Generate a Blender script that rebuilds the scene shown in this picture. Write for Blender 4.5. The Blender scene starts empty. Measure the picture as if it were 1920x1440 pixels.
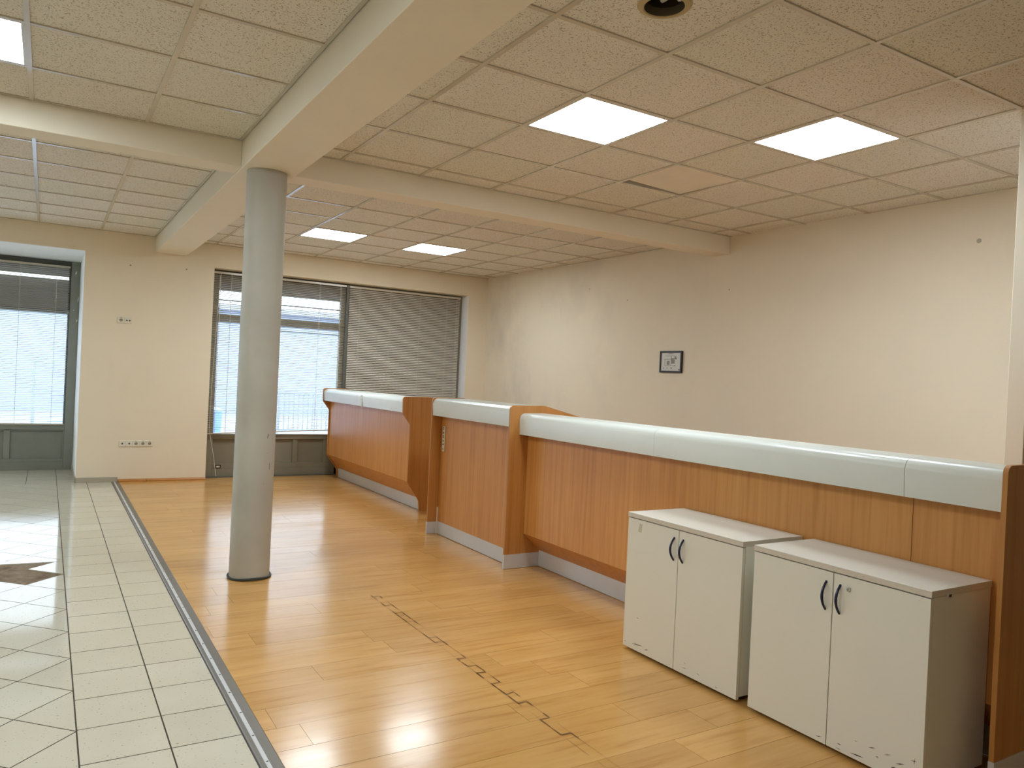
import bpy, bmesh, math, random
from mathutils import Vector, Matrix

random.seed(7)
C = bpy.context.scene.collection
sc = bpy.context.scene

# ------------------------------------------------------------------ camera
FPX, YAW, PITCH, ROLL, CAMZ = 1431.6, 0.54794, -0.00509, 0.04734, 1.384
f = Vector((math.sin(YAW) * math.cos(PITCH), math.cos(YAW) * math.cos(PITCH), math.sin(PITCH)))
r0 = Vector((math.cos(YAW), -math.sin(YAW), 0))
u0 = r0.cross(f)
r = math.cos(ROLL) * r0 + math.sin(ROLL) * u0
u = -math.sin(ROLL) * r0 + math.cos(ROLL) * u0
cam = bpy.data.cameras.new('camera')
co = bpy.data.objects.new('camera', cam)
C.objects.link(co)
co.matrix_world = Matrix(((r.x, u.x, -f.x, 0), (r.y, u.y, -f.y, 0), (r.z, u.z, -f.z, CAMZ), (0, 0, 0, 1)))
cam.sensor_fit = 'HORIZONTAL'
cam.sensor_width = 36
cam.lens = FPX / 1920 * 36
cam.clip_start = 0.05
cam.clip_end = 200
sc.camera = co

# ------------------------------------------------------------------ world, exposure
LAMP = 15.5
SKY = 3.4
w = bpy.data.worlds.new('sky')
sc.world = w
w.use_nodes = True
bg = w.node_tree.nodes['Background']
bg.inputs[0].default_value = (0.74, 0.85, 1.0, 1)
bg.inputs[1].default_value = SKY
sc.view_settings.view_transform = 'Standard'
sc.view_settings.look = 'None'
sc.view_settings.gamma = 1
sc.view_settings.use_curve_mapping = False
sc.view_settings.exposure = 1.04
sc.cycles.max_bounces = 10
sc.cycles.diffuse_bounces = 6
sc.cycles.transparent_max_bounces = 12
sc.cycles.use_denoising = True
sc.cycles.sample_clamp_indirect = 6
sc.cycles.caustics_reflective = False
sc.cycles.caustics_refractive = False

# ------------------------------------------------------------------ materials
MATS = {}

def srgb(r_, g_, b_):
    def c(v):
        v /= 255
        return v / 12.92 if v <= 0.04045 else ((v + 0.055) / 1.055) ** 2.4
    return (c(r_), c(g_), c(b_), 1)

def base(name, col=(0.8, 0.8, 0.8, 1), rough=0.5, metal=0.0, spec=0.5):
    m = bpy.data.materials.new(name)
    m.use_nodes = True
    nt = m.node_tree
    b = nt.nodes['Principled BSDF']
    b.inputs['Base Color'].default_value = col
    b.inputs['Roughness'].default_value = rough
    b.inputs['Metallic'].default_value = metal
    b.inputs['Specular IOR Level'].default_value = spec
    MATS[name] = m
    return m, nt, b

def N(nt, t, **kw):
    n = nt.nodes.new(t)
    for k, v in kw.items():
        if k.startswith('i_'):
            n.inputs[int(k[2:])].default_value = v
        else:
            setattr(n, k, v)
    return n

def L(nt, a, b):
    nt.links.new(a, b)

def coords(nt, scale=(1, 1, 1), kind='Object'):
    tc = N(nt, 'ShaderNodeTexCoord')
    mp = N(nt, 'ShaderNodeMapping')
    mp.inputs['Scale'].default_value = scale
    L(nt, tc.outputs[kind], mp.inputs[0])
    return mp.outputs[0]

def noise(nt, vec, scale, detail=3, rough=0.5):
    n = N(nt, 'ShaderNodeTexNoise')
    n.inputs['Scale'].default_value = scale
    n.inputs['Detail'].default_value = detail
    n.inputs['Roughness'].default_value = rough
    L(nt, vec, n.inputs['Vector'])
    return n.outputs['Fac']

def ramp(nt, fac, stops):
    n = N(nt, 'ShaderNodeValToRGB')
    el = n.color_ramp.elements
    while len(el) < len(stops):
        el.new(0.5)
    for e, (p, c) in zip(el, stops):
        e.position = p
        e.color = c
    L(nt, fac, n.inputs[0])
    return n.outputs[0]

def mix(nt, fac, a, b, mode='MIX'):
    n = N(nt, 'ShaderNodeMix', data_type='RGBA', blend_type=mode)
    if isinstance(fac, (int, float)):
        n.inputs[0].default_value = fac
    else:
        L(nt, fac, n.inputs[0])
    for sock, v in ((n.inputs[6], a), (n.inputs[7], b)):
        if isinstance(v, tuple):
            sock.default_value = v
        else:
            L(nt, v, sock)
    return n.outputs[2]

def bump(nt, b, h, strength=0.1, dist=0.01):
    n = N(nt, 'ShaderNodeBump')
    n.inputs['Strength'].default_value = strength
    n.inputs['Distance'].default_value = dist
    L(nt, h, n.inputs['Height'])
    L(nt, n.outputs[0], b.inputs['Normal'])

def grey(v):
    return (v, v, v, 1)

def plain(name, col, rough=0.5, metal=0.0, var=0.04, scale=6.0, bumps=0.0, spec=0.5):
    m, nt, b = base(name, col, rough, metal, spec)
    v = coords(nt)
    n = noise(nt, v, scale, 4)
    c = ramp(nt, n, [(0.3, tuple(x * (1 - var) for x in col[:3]) + (1,)), (0.7, tuple(min(1, x * (1 + var)) for x in col[:3]) + (1,))])
    L(nt, c, b.inputs['Base Color'])
    if bumps:
        bump(nt, b, noise(nt, v, 120, 4), bumps, 0.002)
    return m

WALLC = srgb(233, 221, 198)
# painted wall, with faint wipe marks
def wall_mat():
    m, nt, b = base('wall_paint', WALLC, 0.75)
    v = coords(nt)
    n1 = noise(nt, v, 0.9, 4, 0.6)
    v2 = coords(nt, (1, 1, 0.35))
    n2 = noise(nt, v2, 3.0, 5, 0.65)
    c = ramp(nt, n1, [(0.35, tuple(x * 0.95 for x in WALLC[:3]) + (1,)), (0.7, WALLC)])
    mask = ramp(nt, n2, [(0.55, grey(0)), (0.8, grey(0.14))])
    c = mix(nt, mask, c, srgb(186, 178, 165))
    L(nt, c, b.inputs['Base Color'])
    # fine diagonal woven wallpaper texture under the paint
    wv = N(nt, 'ShaderNodeTexWave', wave_type='BANDS', bands_direction='DIAGONAL')
    wv.inputs['Scale'].default_value = 60
    wv.inputs['Distortion'].default_value = 1.5
    L(nt, v, wv.inputs[0])
    bump(nt, b, wv.outputs['Fac'], 0.12, 0.002)
wall_mat()
# the counter-side wall is scuffed grey where queues and cupboards stood near the far end
def wall_dirty():
    m, nt, b = base('wall_paint_scuffed', WALLC, 0.75)
    v = coords(nt)
    n1 = noise(nt, v, 0.8, 4, 0.6)
    c = ramp(nt, n1, [(0.35, tuple(x * 0.96 for x in WALLC[:3]) + (1,)), (0.7, WALLC)])
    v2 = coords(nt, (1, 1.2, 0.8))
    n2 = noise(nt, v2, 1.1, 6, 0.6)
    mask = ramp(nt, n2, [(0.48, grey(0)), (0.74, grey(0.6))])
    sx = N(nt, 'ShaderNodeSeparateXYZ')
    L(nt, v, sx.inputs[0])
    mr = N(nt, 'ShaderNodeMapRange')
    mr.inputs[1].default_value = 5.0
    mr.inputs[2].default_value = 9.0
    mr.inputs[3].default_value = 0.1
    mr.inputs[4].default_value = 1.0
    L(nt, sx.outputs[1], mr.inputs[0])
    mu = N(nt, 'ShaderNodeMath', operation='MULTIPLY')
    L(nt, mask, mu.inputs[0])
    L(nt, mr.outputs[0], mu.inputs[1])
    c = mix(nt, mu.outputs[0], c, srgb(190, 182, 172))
    L(nt, c, b.inputs['Base Color'])
    wv = N(nt, 'ShaderNodeTexWave', wave_type='BANDS', bands_direction='DIAGONAL')
    wv.inputs['Scale'].default_value = 60
    wv.inputs['Distortion'].default_value = 1.5
    L(nt, v, wv.inputs[0])
    bump(nt, b, wv.outputs['Fac'], 0.12, 0.002)
wall_dirty()
plain('beam_paint', srgb(230, 221, 202), 0.7, var=0.02, scale=1.5)
plain('reveal_white', srgb(242, 244, 246), 0.7, var=0.02)

def tile_mat():
    m, nt, b = base('mineral_tile', srgb(200, 187, 165), 0.9)
    v = coords(nt)
    at = N(nt, 'ShaderNodeAttribute', attribute_name='shade')
    vs = coords(nt, (1, 1.0, 1))
    n = noise(nt, vs, 120, 2, 0.6)
    specks = ramp(nt, n, [(0.37, grey(1)), (0.42, grey(0))])
    big = noise(nt, v, 1.2, 2)
    c0 = ramp(nt, big, [(0.3, srgb(221, 215, 205)), (0.7, srgb(225, 220, 210))])
    c1 = mix(nt, at.outputs['Fac'], c0, srgb(218, 216, 202))
    c = mix(nt, specks, c1, srgb(166, 153, 133))
    L(nt, c, b.inputs['Base Color'])
    bump(nt, b, noise(nt, v, 90, 4, 0.8), 0.35, 0.003)
tile_mat()
plain('smooth_tile', srgb(224, 216, 200), 0.9, var=0.03)
plain('grid_metal', srgb(196, 187, 170), 0.2, 0.0, var=0.02, spec=0.7)
plain('plenum_dark', srgb(60, 50, 40), 0.9)

def beech(name='beech_veneer', k_=1.0):
    m, nt, b = base(name, srgb(190, 130, 72), 0.38)
    v = coords(nt, (1, 1, 0.035))
    n = noise(nt, v, 38, 5, 0.6)
    v3 = coords(nt, (1, 1, 0.12))
    n3 = noise(nt, v3, 5, 3)
    c = ramp(nt, n, [(0.3, srgb(178, 118, 56)), (0.5, srgb(202, 142, 76)), (0.75, srgb(214, 156, 90))])
    c = mix(nt, 0.35, c, ramp(nt, n3, [(0.3, srgb(192, 130, 64)), (0.7, srgb(212, 154, 86))]))
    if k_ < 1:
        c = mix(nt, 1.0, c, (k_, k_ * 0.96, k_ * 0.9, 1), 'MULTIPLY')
    L(nt, c, b.inputs['Base Color'])
    bump(nt, b, n, 0.03, 0.001)
beech()
plain('beech_edge', srgb(176, 118, 66), 0.45, var=0.1, scale=30)
plain('counter_grey', srgb(212, 216, 210), 0.28, var=0.015)
plain('brushed_aluminium', srgb(206, 206, 206), 0.42, 0.2, var=0.05, scale=3)

def laminate():
    m, nt, b = base('maple_laminate', srgb(205, 160, 100), 0.2, spec=0.32)
    b.inputs['Coat Weight'].default_value = 0.1
    b.inputs['Coat Roughness'].default_value = 0.09
    at = N(nt, 'ShaderNodeAttribute', attribute_name='shade')
    tc = N(nt, 'ShaderNodeTexCoord')
    off = N(nt, 'ShaderNodeVectorMath', operation='MULTIPLY')
    L(nt, at.outputs['Vector'], off.inputs[0])
    off.inputs[1].default_value = (37, 3, 5)
    ad = N(nt, 'ShaderNodeVectorMath', operation='ADD')
    L(nt, tc.outputs['Object'], ad.inputs[0])
    L(nt, off.outputs[0], ad.inputs[1])
    mp = N(nt, 'ShaderNodeMapping')
    mp.inputs['Scale'].default_value = (0.09, 1, 1)
    L(nt, ad.outputs[0], mp.inputs[0])
    n = noise(nt, mp.outputs[0], 26, 5, 0.62)
    mp2 = N(nt, 'ShaderNodeMapping')
    mp2.inputs['Scale'].default_value = (0.35, 1.6, 1)
    L(nt, ad.outputs[0], mp2.inputs[0])
    n2 = noise(nt, mp2.outputs[0], 4.0, 4, 0.6)
    c = ramp(nt, n, [(0.3, srgb(176, 122, 62)), (0.46, srgb(204, 154, 88)), (0.75, srgb(214, 168, 104))])
    c2 = ramp(nt, n2, [(0.3, srgb(196, 146, 82)), (0.65, srgb(216, 170, 104))])
    c = mix(nt, 0.4, c, c2)
    dark = ramp(nt, at.outputs['Fac'], [(0.0, srgb(240, 238, 236)), (1.0, srgb(254, 254, 254))])
    c = mix(nt, 1.0, c, dark, 'MULTIPLY')
    # small knots and scratches
    L(nt, c, b.inputs['Base Color'])
    rr = ramp(nt, n2, [(0.3, grey(0.17)), (0.7, grey(0.24))])
    L(nt, rr, b.inputs['Roughness'])
    # planks are slightly domed and rippled: reflections break up across their length
    mp3 = N(nt, 'ShaderNodeMapping')
    mp3.inputs['Scale'].default_value = (0.25, 1, 1)
    L(nt, ad.outputs[0], mp3.inputs[0])
    bump(nt, b, noise(nt, mp3.outputs[0], 14, 2), 0.05, 0.003)
laminate()
plain('groove_dark', srgb(96, 62, 28), 0.8)

def ceramic():
    m, nt, b = base('glazed_tile', srgb(205, 195, 170), 0.07, spec=0.6)
    v = coords(nt)
    at = N(nt, 'ShaderNodeAttribute', attribute_name='shade')
    n = noise(nt, v, 3, 4)
    c = ramp(nt, n, [(0.3, srgb(204, 197, 178)), (0.7, srgb(212, 206, 188))])
    c = mix(nt, at.outputs['Fac'], c, srgb(203, 196, 177))
    v2 = coords(nt, (1, 2.2, 1))
    sp = ramp(nt, noise(nt, v2, 75, 2, 0.4), [(0.27, grey(1)), (0.32, grey(0))])
    c = mix(nt, sp, c, srgb(128, 112, 88))
    L(nt, c, b.inputs['Base Color'])
    bump(nt, b, noise(nt, v, 9, 2), 0.035, 0.004)
ceramic()
plain('grout', srgb(58, 50, 38), 0.9)
def screed():
    m, nt, b = base('old_screed', srgb(120, 100, 78), 0.9)
    v = coords(nt)
    c = ramp(nt, noise(nt, v, 7, 6, 0.7), [(0.35, srgb(96, 76, 54)), (0.5, srgb(128, 108, 84)), (0.7, srgb(148, 140, 124))])
    L(nt, c, b.inputs['Base Color'])
    bump(nt, b, noise(nt, v, 30, 5), 0.5, 0.01)
screed()
plain('skirting_tile', srgb(172, 164, 146), 0.3, var=0.04)
plain('skirting_wood', srgb(176, 118, 50), 0.4, var=0.08, scale=20)

def column_mat():
    m, nt, b = base('column_paint', srgb(178, 176, 166), 0.55)
    v = coords(nt)
    c = ramp(nt, noise(nt, v, 2.5, 5), [(0.35, srgb(170, 166, 154)), (0.7, srgb(184, 181, 170))])
    v2 = coords(nt, (1, 1, 0.8))
    sp = ramp(nt, noise(nt, v2, 26, 3, 0.6), [(0.23, grey(0.6)), (0.27, grey(0))])
    sx = N(nt, 'ShaderNodeSeparateXYZ')
    L(nt, v, sx.inputs[0])
    mr = N(nt, 'ShaderNodeMapRange')
    mr.inputs[1].default_value = 0.0
    mr.inputs[2].default_value = 1.1
    mr.inputs[3].default_value = 1.0
    mr.inputs[4].default_value = 0.0
    L(nt, sx.outputs[2], mr.inputs[0])
    mu = N(nt, 'ShaderNodeMath', operation='MULTIPLY')
    L(nt, sp, mu.inputs[0])
    L(nt, mr.outputs[0], mu.inputs[1])
    c = mix(nt, mu.outputs[0], c, srgb(96, 84, 74))
    L(nt, c, b.inputs['Base Color'])
column_mat()
plain('rubber_dark', srgb(44, 48, 44), 0.5)  # column seal and cabinet feet, also the painted shade in the door seams
plain('white_board', srgb(226, 226, 216), 0.45, var=0.012, scale=2)
plain('white_board_top', srgb(208, 202, 190), 0.4, var=0.02, scale=40)
plain('board_edge', srgb(150, 140, 122), 0.5)
plain('handle_blue', srgb(20, 28, 66), 0.25)
plain('glue_film', srgb(196, 192, 172), 0.6)
plain('scuff_dark', srgb(88, 80, 70), 0.8)
plain('frame_grey', srgb(134, 136, 126), 0.5, var=0.05)
plain('frame_taupe', srgb(128, 122, 104), 0.5, var=0.05)
plain('infill_panel', srgb(176, 180, 182), 0.6, var=0.03)
beech('beech_end', 0.80)  # same beech darkened: shade on the end panels put into the colour
plain('frame_grey_dark', srgb(92, 92, 86), 0.5, var=0.05)
plain('plastic_white', srgb(222, 216, 200), 0.35, var=0.01)
plain('plastic_hole', srgb(70, 62, 52), 0.6)
plain('black_frame', srgb(14, 13, 13), 0.4)
plain('paper', srgb(212, 212, 206), 0.6, var=0.02)
plain('ink_grey', srgb(140, 138, 130), 0.7)
plain('ink_dark', srgb(60, 58, 54), 0.7)
plain('chrome', srgb(200, 200, 200), 0.2, 1.0)
plain('brass_ring', srgb(176, 156, 110), 0.4, 0.0)
plain('can_dark', srgb(110, 98, 80), 0.35, 0.6)
plain('blind_slat', srgb(214, 206, 192), 0.45, var=0.01)
plain('blind_dark', srgb(56, 54, 48), 0.5)
plain('cord', srgb(214, 208, 196), 0.6)
plain('residue', srgb(128, 88, 44), 0.7, var=0.2, scale=40)
plain('street', srgb(148, 154, 166), 0.9, var=0.05, scale=1)
plain('rail_metal', srgb(150, 156, 168), 0.5)
plain('bin_blue', srgb(130, 172, 232), 0.4)
plain('facade_pale', srgb(156, 165, 184), 0.9)

def lamp_mat():
    m = bpy.data.materials.new('lamp_diffuser')
    m.use_nodes = True
    nt = m.node_tree
    nt.nodes.clear()
    e = N(nt, 'ShaderNodeEmission')
    e.inputs[0].default_value = (0.89, 1.0, 1.06, 1)
    e.inputs[1].default_value = LAMP
    o = N(nt, 'ShaderNodeOutputMaterial')
    L(nt, e.outputs[0], o.inputs[0])
    MATS['lamp_diffuser'] = m
lamp_mat()

def glass():
    m = bpy.data.materials.new('window_glass')
    m.use_nodes = True
    nt = m.node_tree
    nt.nodes.clear()
    t = N(nt, 'ShaderNodeBsdfTransparent')
    t.inputs[0].default_value = (0.93, 0.96, 0.96, 1)
    g = N(nt, 'ShaderNodeBsdfGlossy')
    g.inputs['Roughness'].default_value = 0.02
    lw = N(nt, 'ShaderNodeLayerWeight')
    lw.inputs[0].default_value = 0.5
    pw = N(nt, 'ShaderNodeMath', operation='POWER')
    L(nt, lw.outputs['Facing'], pw.inputs[0])
    pw.inputs[1].default_value = 5
    fr = N(nt, 'ShaderNodeMath', operation='MULTIPLY_ADD')
    L(nt, pw.outputs[0], fr.inputs[0])
    fr.inputs[1].default_value = 0.9
    fr.inputs[2].default_value = 0.03
    mx = N(nt, 'ShaderNodeMixShader')
    L(nt, fr.outputs[0], mx.inputs[0])
    L(nt, t.outputs[0], mx.inputs[1])
    L(nt, g.outputs[0], mx.inputs[2])
    o = N(nt, 'ShaderNodeOutputMaterial')
    L(nt, mx.outputs[0], o.inputs[0])
    MATS['window_glass'] = m
glass()

# ------------------------------------------------------------------ mesh helpers
def box(bm, x0, x1, y0, y1, z0, z1):
    vs = [bm.verts.new((x, y, z)) for x in (x0, x1) for y in (y0, y1) for z in (z0, z1)]
    for a in ((0, 1, 3, 2), (4, 6, 7, 5), (0, 4, 5, 1), (2, 3, 7, 6), (0, 2, 6, 4), (1, 5, 7, 3)):
        bm.faces.new([vs[i] for i in a])
    return bm

def prism(bm, pts, a0, a1, axis='y'):
    """closed polygon of 2-D points swept from a0 to a1 along an axis; pts are (x,z) for y, (x,y) for z, (y,z) for x"""
    def P(p, a):
        return {'y': (p[0], a, p[1]), 'z': (p[0], p[1], a), 'x': (a, p[0], p[1])}[axis]
    A = [bm.verts.new(P(p, a0)) for p in pts]
    B = [bm.verts.new(P(p, a1)) for p in pts]
    n = len(pts)
    bm.faces.new(A)
    bm.faces.new(B[::-1])
    for i in range(n):
        bm.faces.new([A[i], B[i], B[(i + 1) % n], A[(i + 1) % n]][::-1])
    return bm

def arc(cx, cz, rad, a0, a1, n=6):
    return [(cx + rad * math.cos(math.radians(a0 + (a1 - a0) * i / n)), cz + rad * math.sin(math.radians(a0 + (a1 - a0) * i / n))) for i in range(n + 1)]

def tube(bm, pts, rad, seg=10, flat=1.0):
    pts = [Vector(p) for p in pts]
    rings = []
    span = [max(abs(a[k] - pts[0][k]) for a in pts) for k in range(3)]
    ref = Vector((0, 1, 0)) if span[2] > 0.02 else Vector((0, 0, 1))     # an axis the path never runs along
    for i, p in enumerate(pts):
        d = (pts[min(i + 1, len(pts) - 1)] - pts[max(i - 1, 0)]).normalized()
        s = d.cross(ref)
        s.normalize()
        t = s.cross(d).normalized()
        rr = rad[i] if isinstance(rad, (list, tuple)) else rad
        rings.append([bm.verts.new(p + s * math.cos(2 * math.pi * k / seg) * rr + t * math.sin(2 * math.pi * k / seg) * rr * flat) for k in range(seg)])
    for a, b in zip(rings, rings[1:]):
        for k in range(seg):
            bm.faces.new([a[k], a[(k + 1) % seg], b[(k + 1) % seg], b[k]])
    bm.faces.new(rings[0][::-1])
    bm.faces.new(rings[-1])
    return bm

def lathe(bm, prof, cx, cy, seg=48, close=True):
    """profile of (radius, z) around a vertical axis"""
    rings = []
    for rr, z in prof:
        rings.append([bm.verts.new((cx + rr * math.cos(2 * math.pi * k / seg), cy + rr * math.sin(2 * math.pi * k / seg), z)) for k in range(seg)])
    for a, b in zip(rings, rings[1:]):
        for k in range(seg):
            bm.faces.new([a[k], a[(k + 1) % seg], b[(k + 1) % seg], b[k]])
    if close:
        bm.faces.new(rings[0][::-1])
        bm.faces.new(rings[-1])
    return bm

def disc_x(bm, x, y, z, rad, th, seg=20):
    """a round button whose axis is x"""
    prism(bm, [(y + rad * math.cos(2 * math.pi * k / seg), z + rad * math.sin(2 * math.pi * k / seg)) for k in range(seg)], x, x + th, 'x')

def disc_y(bm, x, y, z, rad, th, seg=20):
    prism(bm, [(x + rad * math.cos(2 * math.pi * k / seg), z + rad * math.sin(2 * math.pi * k / seg)) for k in range(seg)], y, y + th, 'y')

def obj(name, bm, m, parent=None, bev=0.0, smooth=False, fix=True):
    if fix:
        bmesh.ops.recalc_face_normals(bm, faces=bm.faces)
    me = bpy.data.meshes.new(name)
    org = Vector((0, 0, 0))
    q = parent
    while q is not None:
        org += q.location
        q = q.parent
    if org.length:
        bmesh.ops.translate(bm, verts=bm.verts, vec=-org)
    bm.to_mesh(me)
    bm.free()
    me.materials.append(MATS[m])
    if smooth:
        me.polygons.foreach_set('use_smooth', [True] * len(me.polygons))
        me.set_sharp_from_angle(angle=0.7)
    o = bpy.data.objects.new(name, me)
    C.objects.link(o)
    if parent is not None:
        o.parent = parent
    if bev:
        md = o.modifiers.new('soft_edges', 'BEVEL')
        md.width = bev
        md.segments = 2
        md.limit_method = 'ANGLE'
        md.angle_limit = 0.6
    return o

B = bmesh.new

def thing(name, label, cat, loc=(0, 0, 0), group=None):
    o = bpy.data.objects.new(name, None)
    o.empty_display_size = 0.1
    C.objects.link(o)
    o.location = loc
    o['label'] = label
    o['category'] = cat
    if group:
        o['group'] = group
    return o

def tag(o, label, cat, group=None):
    o['label'] = label
    o['category'] = cat
    if group:
        o['group'] = group
    return o

def struct(name, bm, m, parent=None, **kw):
    o = obj(name, bm, m, parent, **kw)
    if parent is None:
        o['kind'] = 'structure'
    return o

# ------------------------------------------------------------------ room constants
ZC = 2.854            # suspended ceiling
YW = 9.82             # window wall
XL, XR = -4.0, 5.60   # side walls
YB = -3.2             # wall behind the camera
YA = 11.05            # frame plane at the back of the left alcove
BX0, BX1 = 1.035, 1.375   # long beam
BY0, BY1 = 5.21, 5.42     # cross beam
ZB = 2.678

def xr(y):            # the counter-side wall runs a touch out of square
    return 5.495 + (9.82 - y) * 0.0140

# ------------------------------------------------------------------ floor
def clip(poly, a, b, c):
    """keep a*x+b*y<=c"""
    out = []
    for i in range(len(poly)):
        p, q = poly[i], poly[(i + 1) % len(poly)]
        dp, dq = a * p[0] + b * p[1] - c, a * q[0] + b * q[1] - c
        if dp <= 0:
            out.append(p)
        if (dp < 0 < dq) or (dq < 0 < dp):
            t = dp / (dp - dq)
            out.append((p[0] + (q[0] - p[0]) * t, p[1] + (q[1] - p[1]) * t))
    return out

def area(p):
    return abs(sum(p[i][0] * p[(i + 1) % len(p)][1] - p[(i + 1) % len(p)][0] * p[i][1] for i in range(len(p)))) / 2

def paved(name, polys, z, m, parent=None, tilt=0.0, depth=0.008):
    """separate slabs in one mesh, each with a random shade and a hair of tilt"""
    bm = bmesh.new()
    sh = []
    for p in polys:
        s = random.random()
        cx = sum(q[0] for q in p) / len(p)
        cy = sum(q[1] for q in p) / len(p)
        ty = random.uniform(-tilt, tilt)
        tx = random.uniform(-tilt, tilt) * (0.15 if max(q[0] for q in p) - min(q[0] for q in p) > 0.6 else 1)
        top = [bm.verts.new((q[0], q[1], z + (q[0] - cx) * tx + (q[1] - cy) * ty)) for q in p]
        fc = bm.faces.new(top)
        fc.normal_update()
        if fc.normal.z < 0:
            fc.normal_flip()
        sh.append(s)
        bot = [bm.verts.new((q[0], q[1], z - depth)) for q in p]
        for i in range(len(p)):
            bm.faces.new([top[i], bot[i], bot[(i + 1) % len(p)], top[(i + 1) % len(p)]])
            sh.append(s)
    me_fix = [s for s in sh]
    o = struct(name, bm, m, parent, fix=False)
    at = o.data.attributes.new('shade', 'FLOAT', 'FACE')
    at.data.foreach_set('value', me_fix)
    return o

XS = 0.147            # joint between diagonal and straight tiles
XE = 0.684            # tile edge at the metal strip
g = 0.0027
tiles = []
T = 0.2914
y = 3.243 - T * 23
while y < YW:
    for x0, x1 in ((XS, XS + 0.289), (XS + 0.289, XE)):
        y1 = min(y + T, YW)
        tiles.append([(x0 + g, y + g), (x1 - g, y + g), (x1 - g, y1 - g), (x0 + g, y1 - g)])
    y += T
D = 0.2025
Y0 = 5.665
broken = []
for i in range(-14, 46):
    for j in range(-24, 24):
        cx, cy = XS - D - i * D, Y0 + (2 * j + (i % 2)) * D
        if cy < YB - 0.3 or cy > YW + 0.3 or cx > XS + D or cx < XL - 0.3:
            continue
        h = D - g * 1.4
        p = [(cx + h, cy), (cx, cy + h), (cx - h, cy), (cx, cy - h)]
        for a, b_, c in ((1, 0, XS - g), (-1, 0, -XL), (0, 1, YW - g), (0, -1, -YB)):
            p = clip(p, a, b_, c)
            if len(p) < 3:
                break
        if len(p) < 3 or area(p) < 1e-4:
            continue
        # tiles that have been lifted, and one that is broken across
        k = (round((cx - (XS - D)) / D), round((cy - Y0) / D))
        if k in ((0, 0), (-1, 1), (-2, 2)):
            continue
        if k == (0, 2):
            p = clip(p, -0.09, -1, -6.035 + 0.09 * -0.06)
            if len(p) < 3:
                continue
        if k == (-1, 3):
            p = clip(p, 0.05, -1, -6.05)
            if len(p) < 3:
                continue
        tiles.append(p)
# alcove in front of the left window: straight tiles
y = YW
while y < YA - 0.01:
    x = XS + T - T * 14
    while x < 0.32:
        x1 = min(x + T, 0.325)
        y1 = min(y + T, YA + 0.05)
        tiles.append([(x + g, y + g), (x1 - g, y + g), (x1 - g, y1 - g), (x + g, y1 - g)])
        x += T
    y += T
paved('floor', tiles, 0.0, 'glazed_tile', tilt=0.0011)
# grout bed, left out where the tiles are missing
bm = B()
hx0, hx1, hy0, hy1 = -0.49, XS - 0.002, 5.44, 6.3
box(bm, XL, hx0, YB, YA + 0.3, -0.05, -0.0009)
box(bm, hx1, XE, YB, YA + 0.3, -0.05, -0.0009)
box(bm, hx0, hx1, YB, hy0, -0.05, -0.0009)
box(bm, hx0, hx1, hy1, YA + 0.3, -0.05, -0.0009)
struct('floor', bm, 'grout')
bm = B()
box(bm, hx0, hx1, hy0, hy1, -0.05, -0.0075)
struct('floor', bm, 'old_screed')

# laminate planks
PW = 0.188
planks = []
rng = random.Random(11)
row0 = 5.014
k = -26
fixed = {-1: 0.933, -9: 1.113, -12: 0.897}
while True:
    ya = row0 + k * PW
    if ya > 10.1:
        break
    yb = min(ya + PW, 10.1)
    if ya > YB - PW:
        ya_ = max(ya, YB)
        x = fixed.get(k, 0.76 + rng.random() * 1.2) - 1.285 * 2
        while x < XR + 0.2:
            a, b_ = max(x, 0.752), min(x + 1.285, XR + 0.1)
            if b_ - a > 0.02:
                gg = 0.0008
                planks.append([(a + gg, ya_ + gg), (b_ - gg, ya_ + gg), (b_ - gg, yb - gg), (a + gg, yb - gg)])
            x += 1.285
    k += 1
paved('floor', planks, 0.0, 'maple_laminate', tilt=0.0016, depth=0.004)
bm = B()
box(bm, 0.70, XR + 0.15, YB, 10.1, -0.05, -0.0007)
struct('floor', bm, 'groove_dark')

# metal threshold strip between the tiles and the laminate
st = thing('threshold_strip', 'long grey metal strip joining the tiles to the laminate floor', 'floor trim', (0.715, 3.3, 0))
bm = B()
prism(bm, [(0.686, -0.002), (0.686, 0.004), (0.690, 0.007), (0.722, 0.007), (0.724, 0.004), (0.757, 0.003), (0.764, -0.002)], YB, YW, 'y')
obj('base_strip', bm, 'strip_base' if 'strip_base' in MATS else plain('strip_base', srgb(120, 114, 106), 0.45, 0.3).name, st)
bm = B()
prism(bm, [(0.704, 0.007), (0.706, 0.0095), (0.718, 0.0095), (0.720, 0.007)], YB, YW, 'y')
obj('raised_rib', bm, 'brushed_aluminium', st)
for i in range(40):
    yy = 1.4 + i * 0.215
    if yy > YW:
        break
    bm = B()
    lathe(bm, [(0.0045, 0.0088), (0.0045, 0.0103), (0.003, 0.0108)], 0.712, yy, 12)
    obj('screw', bm, 'frame_grey_dark', st)

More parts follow.
